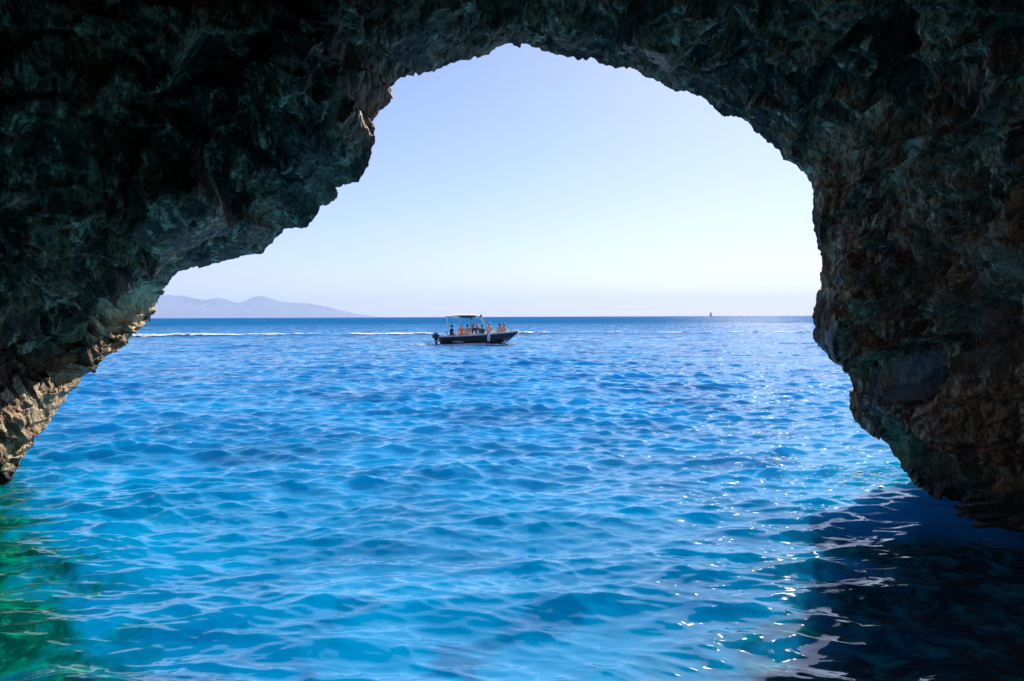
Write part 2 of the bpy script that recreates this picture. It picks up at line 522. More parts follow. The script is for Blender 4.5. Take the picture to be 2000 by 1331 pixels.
def wave_field(x, y, ds, r):
    dx = np.zeros_like(x); dy = np.zeros_like(x); dz = np.zeros_like(x)
    gust = .75 + .55 * perlin(x * .09 + 4, y * .05, x * 0 + .5) + .25 * perlin(x * .33, y * .24, x * 0 + 3.5)
    gust = np.clip(gust, .3, 1.5)
    chop = np.clip((r - 3.0) / 9.0, .0, 1) * .5 + .5     # calmer inside the cave
    for lam, a, ph in WAVES:
        k = 2 * math.pi / lam
        w = np.clip((lam / ds - 2.5) / 2.5, 0, 1)
        if lam < .25:
            sl = .060 * w * (.2 + .8 * chop) * gust
        elif lam < .55:
            sl = .062 * w * (.30 + .70 * chop) * (.25 + .75 * gust)
        elif lam < 1.0:
            sl = .038 * w * (.7 + .3 * chop) * (.4 + .6 * gust)
        elif lam < 2.4:
            sl = .019 * w * (.55 + .45 * chop) * (.5 + .5 * gust)
        else:
            sl = .008 * w
        A = sl / k
        th = k * (x * math.cos(a) + y * math.sin(a)) + ph
        sn, cs = np.sin(th), np.cos(th)
        dz += A * cs
        dx -= .7 * A * math.cos(a) * sn
        dy -= .7 * A * math.sin(a) * sn
    # short steep wavelets with sharp crests riding on top
    bx, by = x + .25 * perlin(x * .6, y * .6, x * 0 + 8.5), y + .22 * perlin(x * .7 + 5, y * .7, x * 0 + 9.5)
    for fx, fy, amp, off in ((.75, 2.0, .028, 1.5), (1.7, 4.4, .016, 4.5), (3.6, 9.0, .0075, 6.5)):
        w = np.clip((1.0 / fy / ds - 2.0) / 3.0, 0, 1)
        n_ = 1 - np.minimum(1, np.abs(perlin(bx * fx + off * 7, by * fy + .5 * bx * fx, x * 0 + off)) * 1.9)
        dz += amp * w * (n_ * n_ - .45) * (.35 + .65 * chop) * (.3 + .7 * gust)
    dz = dz + 1.6 * dz * np.clip(dz, -.06, .10)          # narrow crests, wide troughs
    return dx, dy, dz

def wake_line(x):
    return 86.0 + .035 * x + 1.6 * np.sin(x * .05 + 1) + .6 * np.sin(x * .21)

def build_sea():
    fine_a = np.linspace(-R(41), R(41), 1050)
    coarse = np.linspace(R(41), 2 * math.pi - R(41), 150)[1:-1]
    ang = np.concatenate([fine_a, coarse])
    rr = [1.2]
    while rr[-1] < 160: rr.append(rr[-1] * 1.0030 + .0005)
    while rr[-1] < 37000: rr.append(rr[-1] * 1.035)
    rr = np.array(rr)
    Rg, A = np.meshgrid(rr, ang, indexing='ij')
    x, y = Rg * np.sin(A), Rg * np.cos(A)
    ds = np.maximum(np.gradient(rr)[:, None] * np.ones_like(A), Rg * np.gradient(ang)[None, :])
    dx, dy, dz = wave_field(x, y, ds, Rg)
    d = y - wake_line(x)
    dz += .20 * np.exp(-((d + 2.5) / 1.6) ** 2) + .16 * np.exp(-((d - 3.5) / 1.8) ** 2) - .12 * np.exp(-((d - .5) / 1.5) ** 2)
    z = dz - Rg ** 2 / (2 * EARTH)
    P = np.stack([x + dx, y + dy, z], -1)
    me = grid_mesh("sea", P, close=True)
    return me

def sea_material():
    t = NT("sea_water")
    geo = t.n('ShaderNodeNewGeometry')
    pos = geo.outputs['Position']
    sep = t.n('ShaderNodeSeparateXYZ')
    t.l(pos, sep.inputs[0])
    X, Y = sep.outputs[0], sep.outputs[1]
    flat = t.n('ShaderNodeCombineXYZ')
    t.l(X, flat.inputs[0]); t.l(Y, flat.inputs[1])
    pv = flat.outputs[0]
    dist = t.n('ShaderNodeVectorMath', operation='LENGTH')
    t.l(pv, dist.inputs[0])
    dist = dist.outputs['Value']
    # body colour: deep blue with paler patches, green over the shelf at the left wall, darker patches in the near water
    n1 = t.noise(pv, .35, 4, .6, .4)
    body = t.mix(t.rng(n1.outputs[0], .32, .70), (.0, .19, .49), (.0, .35, .79))
    body = t.mix(t.rng(dist, 40, 400), body, (.0, .32, .72))
    n3 = t.noise(pv, 1.1, 6, .65, .9)
    n5 = t.noise(pv, 4.0, 5, .65, .6)
    side = t.math('ADD', t.math('ADD', X, t.math('MULTIPLY', Y, .72)), -.72 * 4.4 + 2.25)   # < 0 left of the shelf edge
    side = t.math('ADD', side, t.math('MULTIPLY', t.math('SUBTRACT', n3.outputs[0], .5), 3.2))
    shelf = t.rng(side, .45, -.45)
    bed = t.mix(t.rng(n3.outputs[0], .42, .62), (.0, .070, .062), (.0, .19, .125))
    bed = t.mix(t.rng(n5.outputs[0], .52, .66), bed, (.0, .30, .18))
    body = t.mix(shelf, body, bed)
    wall_shade = t.math('SUBTRACT', X, t.math('MULTIPLY_ADD', Y, .66, -1.6))      # > 0 where shade and roof reflection by the right wall are painted dark
    wall_shade = t.math('ADD', wall_shade, t.math('MULTIPLY', t.math('SUBTRACT', n3.outputs[0], .5), 5.0))
    shade_body = t.mix(t.rng(n5.outputs[0], .46, .66), (.004, .030, .050), (.0, .20, .25))
    body = t.mix(t.math('MULTIPLY', t.rng(wall_shade, -.9, .8), t.rng(Y, 8.2, 6.6)), body, shade_body)
    shade_lift = t.math('MULTIPLY', t.rng(t.math('ADD', X, t.math('MULTIPLY', t.math('SUBTRACT', n3.outputs[0], .5), 1.4)), 3.6, 4.6), t.math('MULTIPLY', t.rng(Y, 6.4, 7.8), t.rng(Y, 13, 10)))  # painted paler to lift the shaded water by the right wall
    body = t.mix(shade_lift, body, (.0, .34, .68))
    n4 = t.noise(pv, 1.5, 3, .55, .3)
    near_dark = t.math('MULTIPLY', t.rng(n4.outputs[0], .52, .64), t.rng(dist, 7.0, 4.6))
    body = t.mix(t.math('MULTIPLY', near_dark, .55), body, (.0, .07, .26))
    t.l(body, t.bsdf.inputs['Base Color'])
    t.l(t.rng(dist, 40, 350, 1.58, 1.16, False), t.bsdf.inputs['IOR'])
    t.l(t.rng(dist, 6, 300, .02, .08, False), t.bsdf.inputs['Roughness'])
    t.bsdf.subsurface_method = 'BURLEY'
    t.bsdf.inputs['Subsurface Weight'].default_value = .6
    t.bsdf.inputs['Subsurface Radius'].default_value = (.3, 1.3, 2.2)
    t.bsdf.inputs['Subsurface Scale'].default_value = 1.0
    # small ripples as slopes of their own (they keep their strength far away)
    wind = t.n('ShaderNodeMapping')
    wind.inputs['Scale'].default_value = (.38, 1, 1)
    t.l(pv, wind.inputs[0])
    r1 = t.noise(wind.outputs[0], 9.0, 3, .6, .4)
    r0 = t.noise(wind.outputs[0], 24.0, 2, .5, .3)
    patch = t.rng(t.noise(pv, .45, 3, .6).outputs[0], .40, .62, .15, 1.0)
    r2 = t.noise(pv, 1.3, 3, .6)
    stretch = t.n('ShaderNodeMapping')
    stretch.inputs['Scale'].default_value = (.02, .05, 1)
    t.l(pv, stretch.inputs[0])
    r3 = t.noise(stretch.outputs[0], 1.0, 5, .7)
    half = (.5, .5, .5)
    s1 = t.vmath('SCALE', t.vmath('SUBTRACT', r1.outputs['Color'], half), scale=t.rng(dist, 4, 30, .14, .75, False))
    s2 = t.vmath('SCALE', t.vmath('SUBTRACT', r2.outputs['Color'], half), scale=t.rng(dist, 20, 140, .0, .95, False))
    s3 = t.vmath('SCALE', t.vmath('SUBTRACT', r3.outputs['Color'], half), scale=t.rng(dist, 60, 300, .0, .35, False))
    s0 = t.vmath('SCALE', t.vmath('SUBTRACT', r0.outputs['Color'], half), scale=t.math('MULTIPLY', patch, t.rng(dist, 4, 14, .12, .42, False)))
    s1 = t.vmath('ADD', s0, s1)
    sl = t.vmath('ADD', t.vmath('ADD', s1, s2), s3)
    sl = t.vmath('MULTIPLY', sl, (1, 1, 0))
    tilt = t.n('ShaderNodeCombineXYZ')                   # the faces turned towards the cave are the ones seen far out
    t.l(t.rng(dist, 25, 250, .0, -.42, False), tilt.inputs[1])
    sl = t.vmath('ADD', sl, tilt.outputs[0])
    nrm = t.vmath('NORMALIZE', t.vmath('ADD', geo.outputs['Normal'], sl))
    t.l(nrm, t.bsdf.inputs['Normal'])
    return t.m

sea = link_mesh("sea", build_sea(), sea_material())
tag(sea, "rippled bright blue sea filling the cave mouth to the horizon", "sea", kind='structure')

# ------------------------------------------------------------------ foam
foam_m = paint("sea_foam", (.86, .90, .95), .8, .04, 3)

def foam_strip():
    xs = np.arange(-62, 62, .11)
    vs = np.linspace(-1.0, 1.0, 22)
    X, Vv = np.meshgrid(xs, vs, indexing='ij')
    Yc = wake_line(X) + Vv * 1.3 - 2.4
    den = perlin(X * .16, Vv * .2, X * 0 + 2.5) + .6 * perlin(X * .7, Vv * 1.2, X * 0 + 7) + .35 * perlin(X * 2.6, Vv * 3, X * 0 + 7)
    den = den + .25 * (X < -8) - Vv ** 2 * 1.1 + .30 - .30 * (X > 4) + .5 * perlin(X * 1.3, Vv * 4, X * 0 + 1.7)
    keep = den > 0.0
    ex, ey, ez = wave_field(X, Yc, np.full_like(X, .32), np.hypot(X, Yc))
    dd = Yc - wake_line(X)
    ez = ez + .20 * np.exp(-((dd + 2.5) / 1.6) ** 2) + .16 * np.exp(-((dd - 3.5) / 1.8) ** 2) - .12 * np.exp(-((dd - .5) / 1.5) ** 2)
    Z = ez + .06 + np.where(X > 4, .03, .10) * np.clip(den, 0, 1) * (1 - Vv ** 2) + .03 * perlin(X * 4, Vv * 4, X * 0)
    P = np.stack([X, Yc, Z - Yc ** 2 / (2 * EARTH)], -1)
    c = len(vs)
    verts = P.reshape(-1, 3)
    idx = np.arange(len(verts)).reshape(len(xs), c)
    k = keep[:-1, :-1] & keep[1:, 1:]
    q = np.stack([idx[:-1, :-1][k], idx[1:, :-1][k], idx[1:, 1:][k], idx[:-1, 1:][k]], 1)
    me = bpy.data.meshes.new("wake_foam")
    me.from_pydata(verts.tolist(), [], q.tolist())
    bm = bmesh.new(); bm.from_mesh(me)
    bmesh.ops.delete(bm, geom=[v for v in bm.verts if not v.link_faces], context='VERTS')
    bm.to_mesh(me); bm.free()
    return me
tag(link_mesh("wake_foam", foam_strip(), foam_m), "long thin white line of wake foam across the sea behind the motorboat", "foam", kind='stuff')

def blob_cloud(name, items):
    """many small flattened droplets and foam flakes"""
    bm = bmesh.new()
    for (x, y, z, sx, sy, sz) in items:
        r = bmesh.ops.create_icosphere(bm, subdivisions=1, radius=1.0)
        for v in r['verts']:
            j = random.uniform(.75, 1.2)
            v.co = Vector((x + v.co.x * sx * j, y + v.co.y * sy * j, z + v.co.z * sz * j))
    me = bpy.data.meshes.new(name); bm.to_mesh(me); bm.free()
    return me

# ------------------------------------------------------------------ far island
def build_island():
    prof = [(60, 618), (110, 606), (160, 596), (210, 588), (250, 582), (290, 579), (313, 577.5), (330, 576), (355, 577), (372, 580), (388, 584), (403, 586),
            (415, 583), (427, 581), (440, 584), (452, 588), (463, 592), (477, 589), (490, 583), (500, 579), (510, 577.5),
            (522, 580), (535, 586), (550, 590), (575, 591), (605, 593), (640, 599), (665, 606), (690, 612), (715, 616), (750, 621)]
    prof = np.array(prof, float)
    n = 420
    px = np.linspace(60, 750, n)
    py = np.interp(px, prof[:, 0], prof[:, 1])
    py = smooth1(py, 2) + .7 * perlin(px * .11, px * 0, px * 0 + .5) + .4 * perlin(px * .3, px * 0, px * 0 + 5.5)
    DI = 29000.0
    ridge = np.array([at(a, b_, DI) for a, b_ in zip(px, py)])
    rows = 60
    vs = np.linspace(-1, 1, rows)
    P = np.zeros((rows, n, 3))
    base = -85.0
    for i, v in enumerate(vs):
        P[i, :, 0] = ridge[:, 0]
        P[i, :, 1] = DI + v * 3000
        fall = (1 - abs(v)) ** 1.15
        gul = 1 + .22 * perlin(ridge[:, 0] / 900., np.full(n, v * 2.2), np.zeros(n) + .3) * (abs(v) > .03) + .1 * perlin(ridge[:, 0] / 300., np.full(n, v * 6), np.zeros(n) + 4.3) * (abs(v) > .03)
        P[i, :, 2] = base + (ridge[:, 2] - base) * np.clip(fall * gul, 0, 1)
    me = grid_mesh("island", P)
    t = NT("island_slopes")
    geo = t.n('ShaderNodeNewGeometry')
    nz = t.noise(geo.outputs['Position'], .0012, 6, .6)
    t.l(t.mix(t.rng(nz.outputs[0], .35, .7), (.05, .06, .04), (.15, .13, .10)), t.bsdf.inputs['Base Color'])
    t.bsdf.inputs['Roughness'].default_value = .95
    o = link_mesh("island", me, t.m)
    tag(o, "low mountainous island fading to pale blue on the horizon", "island", kind='structure')
build_island()

# ------------------------------------------------------------------ air
def build_haze():
    x0, x1, y0, y1, z0, z1 = -38500, 38500, -38500, 38500, -130., 900.
    me = bpy.data.meshes.new("haze")
    v = [(x, y, z) for x in (x0, x1) for y in (y0, y1) for z in (z0, z1)]
    me.from_pydata(v, [], [(0, 1, 3, 2), (4, 6, 7, 5), (0, 4, 5, 1), (2, 3, 7, 6), (0, 2, 6, 4), (1, 5, 7, 3)])
    m = bpy.data.materials.new("haze_air")
    m.use_nodes = True
    nt = m.node_tree
    nt.nodes.remove(nt.nodes['Principled BSDF'])
    pvn = nt.nodes.new('ShaderNodeVolumePrincipled')
    pvn.inputs['Density'].default_value = 4.4e-5
    pvn.inputs['Density Attribute'].default_value = ""
    pvn.inputs['Color'].default_value = (.61, .735, 1.0, 1)
    pvn.inputs['Anisotropy'].default_value = .1
    nt.links.new(pvn.outputs[0], nt.nodes['Material Output'].inputs['Volume'])
    o = link_mesh("haze", me, m)
    tag(o, "pale blue haze in the air over the sea", "haze", kind='stuff')
build_haze()

# ------------------------------------------------------------------ mesh builders
def tube(bm, pts, r, seg=8):
    pts = [Vector(p) for p in pts]
    rings = []
    for i, p in enumerate(pts):
        d = (pts[min(i + 1, len(pts) - 1)] - pts[max(i - 1, 0)]).normalized()
        up = Vector((0, 0, 1)) if abs(d.z) < .9 else Vector((1, 0, 0))
        a = d.cross(up).normalized(); b = d.cross(a)
        rad = r[i] if isinstance(r, (list, tuple)) else r
        rings.append([bm.verts.new(p + (a * math.cos(2 * math.pi * k / seg) + b * math.sin(2 * math.pi * k / seg)) * rad) for k in range(seg)])
    for q0, q1 in zip(rings[:-1], rings[1:]):
        for k in range(seg):
            bm.faces.new((q0[k], q0[(k + 1) % seg], q1[(k + 1) % seg], q1[k]))
    bm.faces.new(rings[0][::-1]); bm.faces.new(rings[-1])

def box(bm, c, s, bev=.02):
    r = bmesh.ops.create_cube(bm, size=1)
    for v in r['verts']:
        v.co = Vector((c[0] + v.co.x * s[0], c[1] + v.co.y * s[1], c[2] + v.co.z * s[2]))
    if bev:
        es = list({e for v in r['verts'] for e in v.link_edges})
        bmesh.ops.bevel(bm, geom=es, offset=bev, segments=2, affect='EDGES')

def ball(bm, c, s, sub=2):
    r = bmesh.ops.create_icosphere(bm, subdivisions=sub, radius=1)
    for v in r['verts']:
        v.co = Vector((c[0] + v.co.x * s[0], c[1] + v.co.y * s[1], c[2] + v.co.z * s[2]))

def part(name, fn, mat, parent=None, smooth=True):
    bm = bmesh.new()
    fn(bm)
    bmesh.ops.recalc_face_normals(bm, faces=bm.faces)
    me = bpy.data.meshes.new(name)
    bm.to_mesh(me); bm.free()
    if smooth:
        for p in me.polygons: p.use_smooth = True
    return link_mesh(name, me, mat, parent)

def loft(bm, secs, closed=False):
    rings = [[bm.verts.new(p) for p in s] for s in secs]
    for a, b in zip(rings[:-1], rings[1:]):
        n = len(a)
        for k in range(n if closed else n - 1):
            bm.faces.new((a[k], a[(k + 1) % n], b[(k + 1) % n], b[k]))
    return rings

def empty(name, loc, rz=0.0):
    o = bpy.data.objects.new(name, None)
    o.empty_display_size = .3
    o.location = loc
    o.rotation_euler = (0, 0, rz)
    COL.objects.link(o)
    return o

# ------------------------------------------------------------------ motorboat
navy = paint("navy_gelcoat", (.006, .008, .018), .35, .3)
white = paint("white_gelcoat", (.80, .79, .77), .35, .06)
lilac = paint("bottom_paint", (.66, .55, .68), .5, .15)
skin_scale = 1.55
steel = paint("steel_tube", (.75, .80, .85), .25, .05, metal=.6)
tubes = paint("white_tube", (.78, .82, .86), .3, .05)
canvas = paint("white_canvas", (.82, .82, .80), .85, .06)
greycanvas = paint("grey_canvas", (.10, .12, .13), .85, .2)
cowl = paint("engine_cowl", (.03, .05, .10), .3, .3)
cowl_top = paint("engine_top", (.30, .42, .50), .35, .15)
cream = paint("cream_vinyl", (.72, .62, .52), .6, .1)
decal = paint("pale_decal", (.62, .56, .54), .5, .3, 14)
dark = paint("dark_plastic", (.02, .02, .025), .4, .2)
glass_m = paint("tinted_screen", (.20, .26, .40), .15, .1)

BW = on_water(860, 674)
boat = empty("motorboat", (BW[0], BW[1], -.02), R(4))
tag(boat, "open navy motorboat under a white canopy carrying people across the sea", "motorboat")
LEN_H = 5.55
def gun_z(x): return .60 + .05 * (x / 2) ** 1.0 + .012 * x * x * .6
def half(x):
    t = max(0, (x - 2.4) / (LEN_H - 2.4))
    return (.98 - .06 * max(0, 1 - x / 2)) * (1 - t ** 2.2) + .015
def keel_z(x):
    t = max(0, (x - 3.6) / (LEN_H - 3.6))
    return -.28 + (gun_z(LEN_H) + .25) * t ** 1.7
def section(x):
    b, g, k = half(x), gun_z(x), keel_z(x)
    t = max(0, (x - 3.0) / (LEN_H - 3.0))
    ch = min(g - .03, .02 + (g - .15) * t ** 1.5)
    ch = max(ch, k + .02)
    pts = [(b, g), (b * .985, g * .55 + ch * .45), (b * .93, ch), (b * .45, (ch + k) / 2), (0, k)]
    return [(x, -y, z) for y, z in pts] + [(x, y, z) for y, z in pts[::-1][1:]]
XS = [0, .3, .8, 1.4, 2.0, 2.6, 3.1, 3.5, 3.9, 4.3, 4.6, 4.9, 5.15, 5.35, 5.48, LEN_H]
def hull_fn(bm):
    rings = loft(bm, [section(x) for x in XS])
    bm.faces.new(rings[0])
hull = part("hull", hull_fn, navy, boat)
def stripe_fn(y_out, z0, z1, x0, x1):
    def f(bm):
        secs = []
        for i in range(15):
            x = x0 + (x1 - x0) * i / 14
            b = half(x) + y_out
            taper = math.sin(math.pi * min(1, max(.04, i / 14))) ** .35
            zc = (z0 + z1) / 2
            hh = (z1 - z0) / 2 * taper
            secs.append([(x, -b * .955, zc - hh), (x, -b * .985, zc + hh), (x, -b * .985 + .02, zc + hh), (x, -b * .955 + .02, zc - hh)])
        loft(bm, secs, True)
    return f
o = part("hull_decal", stripe_fn(.012, .21, .31, .85, 1.65), decal, boat)
def boot_fn(bm):
    for sgn in (-1, 1):
        secs = []
        for i in range(15):
            x = .9 + 2.9 * i / 14
            b = half(x)
            w = .11 * math.sin(math.pi * (i + .5) / 15) ** .5
            secs.append([(x, sgn * (b * .955 + .015), .0), (x, sgn * (b * .965 + .015), .05 + w), (x, sgn * b * .9, .05 + w), (x, sgn * b * .9, .0)])
        loft(bm, secs, True)
part("bottom_stripe", boot_fn, lilac, boat)
def rail_fn(bm):
    for sgn in (-1, 1):
        tube(bm, [(x, sgn * (half(x) + .005), gun_z(x) + .02) for x in XS], [.055] * (len(XS) - 1) + [.035], 8)
part("rub_rail", rail_fn, white, boat)
def deck_fn(bm):
    secs = []
    for x in (4.62, 4.75, 4.9, 5.05, 5.15, 5.35, 5.5):
        b, g = max(.02, half(x) - .03), gun_z(x)
        secs.append([(x, -b, g + .02), (x, -b * .5, g + .07), (x, 0, g + .085), (x, b * .5, g + .07), (x, b, g + .02)])
    rings = loft(bm, secs)
    bm.faces.new(rings[0])
part("foredeck", deck_fn, white, boat)
def liner_fn(bm):
    secs = []
    for x in (.05, .5, 1.2, 2.0, 2.8, 3.4, 3.9, 4.3, 4.63):
        b, g = half(x) - .02, gun_z(x)
        secs.append([(x, -b, g + .03), (x, -b + .14, g + .04), (x, -b + .18, .16), (x, b - .18, .16), (x, b - .14, g + .04), (x, b, g + .03)])
    rings = loft(bm, secs)
    bm.faces.new(rings[0]); bm.faces.new(rings[-1])
part("cockpit", liner_fn, white, boat)
def bench_fn(bm):
    box(bm, (.55, 0, .36), (.5, 1.4, .36), .04)
    box(bm, (.28, 0, .62), (.12, 1.4, .3), .04)
part("stern_bench", bench_fn, cream, boat)
def seat_fn(bm):
    box(bm, (1.95, -.3, .40), (.42, .5, .44), .04)
    box(bm, (1.74, -.3, .72), (.09, .5, .34), .03)
part("helm_seat", seat_fn, cream, boat)
def mid_fn(bm):
    box(bm, (3.15, 0, .38), (.5, 1.35, .40), .05)
part("middle_bench", mid_fn, cream, boat)
part("bow_bench", lambda bm: box(bm, (4.25, 0, .44), (.55, .86, .42), .05), cream, boat)
con = part("console", lambda bm: (box(bm, (2.72, .28, .62), (.36, .6, .92), .06)), white, boat)
def screen_fn(bm):
    secs = [[(2.86 - .26 * k, .0 + .02 * k, 1.08 + .34 * k), (2.92 - .26 * k, .28, 1.08 + .34 * k), (2.86 - .26 * k, .56 - .02 * k, 1.08 + .34 * k),
             (2.84 - .26 * k, .56 - .02 * k, 1.08 + .34 * k), (2.90 - .26 * k, .28, 1.08 + .34 * k), (2.84 - .26 * k, .02 * k, 1.08 + .34 * k)] for k in (0, .5, 1)]
    r = loft(bm, secs, True)
    bm.faces.new(r[0]); bm.faces.new(r[-1])
part("windscreen", screen_fn, glass_m, con)
def wheel_fn(bm):
    pts = [(2.46 + .05 * math.sin(a), .28 + .17 * math.cos(a), .98 + .16 * math.sin(a)) for a in [2 * math.pi * i / 16 for i in range(17)]]
    tube(bm, pts, .014, 6)
    tube(bm, [(2.56, .28, .96), (2.46, .28, .98)], .03, 6)
part("steering_wheel", wheel_fn, dark, con)
# canopy on a tube frame
def canopy_fn(bm):
    top, bot = [], []
    for i in range(13):
        u = i / 12
        x = .38 + 2.45 * u
        row = []
        for j in range(9):
            v = -1 + 2 * j / 8
            zz = 2.10 + .10 * math.sin(math.pi * min(1, u * 1.0)) - .07 * v * v - .05 * (1 - u) + .012 * math.sin(9 * u)
            row.append((x, v * .84, zz))
        top.append(row)
    A = loft(bm, top)
    B = loft(bm, [[(x, y, z - .035) for x, y, z in r] for r in top])
    for a, b in ((A[0], B[0]), (A[-1], B[-1]), ([r[0] for r in A], [r[0] for r in B]), ([r[-1] for r in A], [r[-1] for r in B])):
        for k in range(len(a) - 1):
            bm.faces.new((a[k], a[k + 1], b[k + 1], b[k]))
can = part("canopy", canopy_fn, canvas, boat)
def valance_fn(bm):
    for sgn in (-1, 1):
        secs = []
        for i in range(11):
            u = i / 10
            x = 1.25 + 1.30 * u
            d = .05 + .12 * math.sin(math.pi * u) ** .8
            secs.append([(x, sgn * .855, 2.06), (x, sgn * .862, 2.06 - d), (x, sgn * .845, 2.06 - d), (x, sgn * .84, 2.06)])
        loft(bm, secs, True)
    box(bm, (2.86, 0, 2.05), (.14, 1.6, .17), .04)
part("valance", valance_fn, greycanvas, can)
def frame_fn(sgn):
    def f(bm):
        y = sgn * .86
        tube(bm, [(2.72, y * .97, 2.03), (3.05, y, 1.62), (3.5, sgn * .80, .82)], .036, 8)
        tube(bm, [(1.15, y * .97, 2.03), (1.55, y, 1.40), (1.95, sgn * .93, .70)], .036, 8)
        tube(bm, [(.46, y * .97, 1.98), (.50, y, 1.2), (.55, sgn * .90, .66)], .026, 8)
        tube(bm, [(2.30, y * .97, 2.05), (2.20, y, 1.3), (2.18, sgn * .93, .72)], .026, 8)
        tube(bm, [(.46, y * .97, 1.98), (1.15, y * .97, 2.03), (2.72, y * .97, 2.03)], .022, 8)
    return f
for sgn in (-1, 1):
    part("canopy_frame", frame_fn(sgn), tubes, boat)
def brail_fn(bm):
    for sgn in (-1, 1):
        xs = [3.75, 4.2, 4.6, 5.0, 5.3]
        tube(bm, [(x, sgn * max(.05, half(x) - .08), gun_z(x) + .05 + .22 * min(1, (i + .3))) for i, x in enumerate(xs)], .014, 6)
        for x in xs[1:]:
            tube(bm, [(x, sgn * max(.05, half(x) - .08), gun_z(x)), (x, sgn * max(.05, half(x) - .08), gun_z(x) + .27)], .012, 6)
part("bow_rail", brail_fn, steel, boat)
def cleat(bm):
    box(bm, (5.0, 0, gun_z(5.0) + .1), (.2, .05, .05), .015)
part("cleat", cleat, steel, boat)
# outboard engine
mot = part("outboard_engine", lambda bm: (box(bm, (-.30, 0, .62), (.52, .40, .46), .12)), cowl, boat)
part("engine_cover", lambda bm: box(bm, (-.30, 0, .83), (.40, .32, .14), .06), cowl_top, mot)
part("engine_leg", lambda bm: (tube(bm, [(-.30, 0, .45), (-.27, 0, .1), (-.20, 0, -.5)], [.13, .10, .07], 10), box(bm, (-.30, 0, -.08), (.42, .22, .04), .01),
                               tube(bm, [(-.45, 0, -.45), (.0, 0, -.45)], [.05, .06], 10)), cowl, mot)
part("engine_bracket", lambda bm: (box(bm, (-.02, 0, .42), (.16, .3, .34), .03)), dark, mot)
for sgn in (-1, 1):
    part("swim_platform", lambda bm: box(bm, (-.16, sgn * .62, .30), (.40, .42, .07), .03), white, boat)
def ladder_fn(bm):
    for yy in (-.78, -.52):
        tube(bm, [(-.02, yy, .62), (-.1, yy, .62), (-.2, yy, .12), (-.22, yy, -.1)], .02, 6)
    for zz in (.05, .22): tube(bm, [(-.2, -.78, zz), (-.2, -.52, zz)], .018, 6)
part("boarding_ladder", ladder_fn, steel, boat)

def on_boat(x, y, z):
    return boat.matrix_basis @ Vector((x, y, z)) if False else Matrix.Translation(boat.location) @ Matrix.Rotation(R(4), 4, 'Z') @ Vector((x, y, z))

def fender_fn(bm):
    prof = [(0, .02), (.02, .07), (.08, .105), (.16, .11), (.36, .11), (.44, .10), (.49, .06), (.52, .02), (.56, .012), (.66, .012)]
    tube(bm, [(.05 * z, 0, z) for z, r in prof], [r for z, r in prof], 12)
fx = 3.35
fl = on_boat(fx, -half(fx) - .13, .26)
fen = part("fender", fender_fn, paint("white_fender", (.80, .78, .77), .4, .05))
fen.location = fl; fen.rotation_euler = (0, 0, R(4))
tag(fen, "white fender hanging against the dark side of the motorboat", "fender")
cool = part("cool_box", lambda bm: (box(bm, (0, 0, .17), (.28, .42, .34), .03), box(bm, (0, 0, .37), (.31, .45, .07), .02)), white)
cool.location = on_boat(2.62, -.55, .62 - .20); cool.rotation_euler = (0, 0, R(4))
tag(cool, "small white box standing beside the people amidships in the boat", "box")

# ------------------------------------------------------------------ people
def skinned(name, joints, edges, mat, parent, root=0, sub=1):
    names = list(joints)
    me = bpy.data.meshes.new(name)
    me.from_pydata([joints[n][0] for n in names], [(names.index(a), names.index(b)) for a, b in edges], [])
    o = bpy.data.objects.new(name, me)
    COL.objects.link(o)
    o.modifiers.new("skin", 'SKIN')
    sv = me.skin_vertices[0].data
    for i, n in enumerate(names):
        r = joints[n][1]
        sv[i].radius = (r, r) if not isinstance(r, tuple) else r
        sv[i].use_root = (i == root)
    ss = o.modifiers.new("sub", 'SUBSURF'); ss.levels = sub; ss.render_levels = sub
    dg = bpy.context.evaluated_depsgraph_get()
    m2 = bpy.data.meshes.new_from_object(o.evaluated_get(dg))
    o.modifiers.clear()
    o.data = m2
    m2.name = name
    m2.materials.clear(); m2.materials.append(mat)
    for p in m2.polygons: p.use_smooth = True
    o.parent = parent
    return o

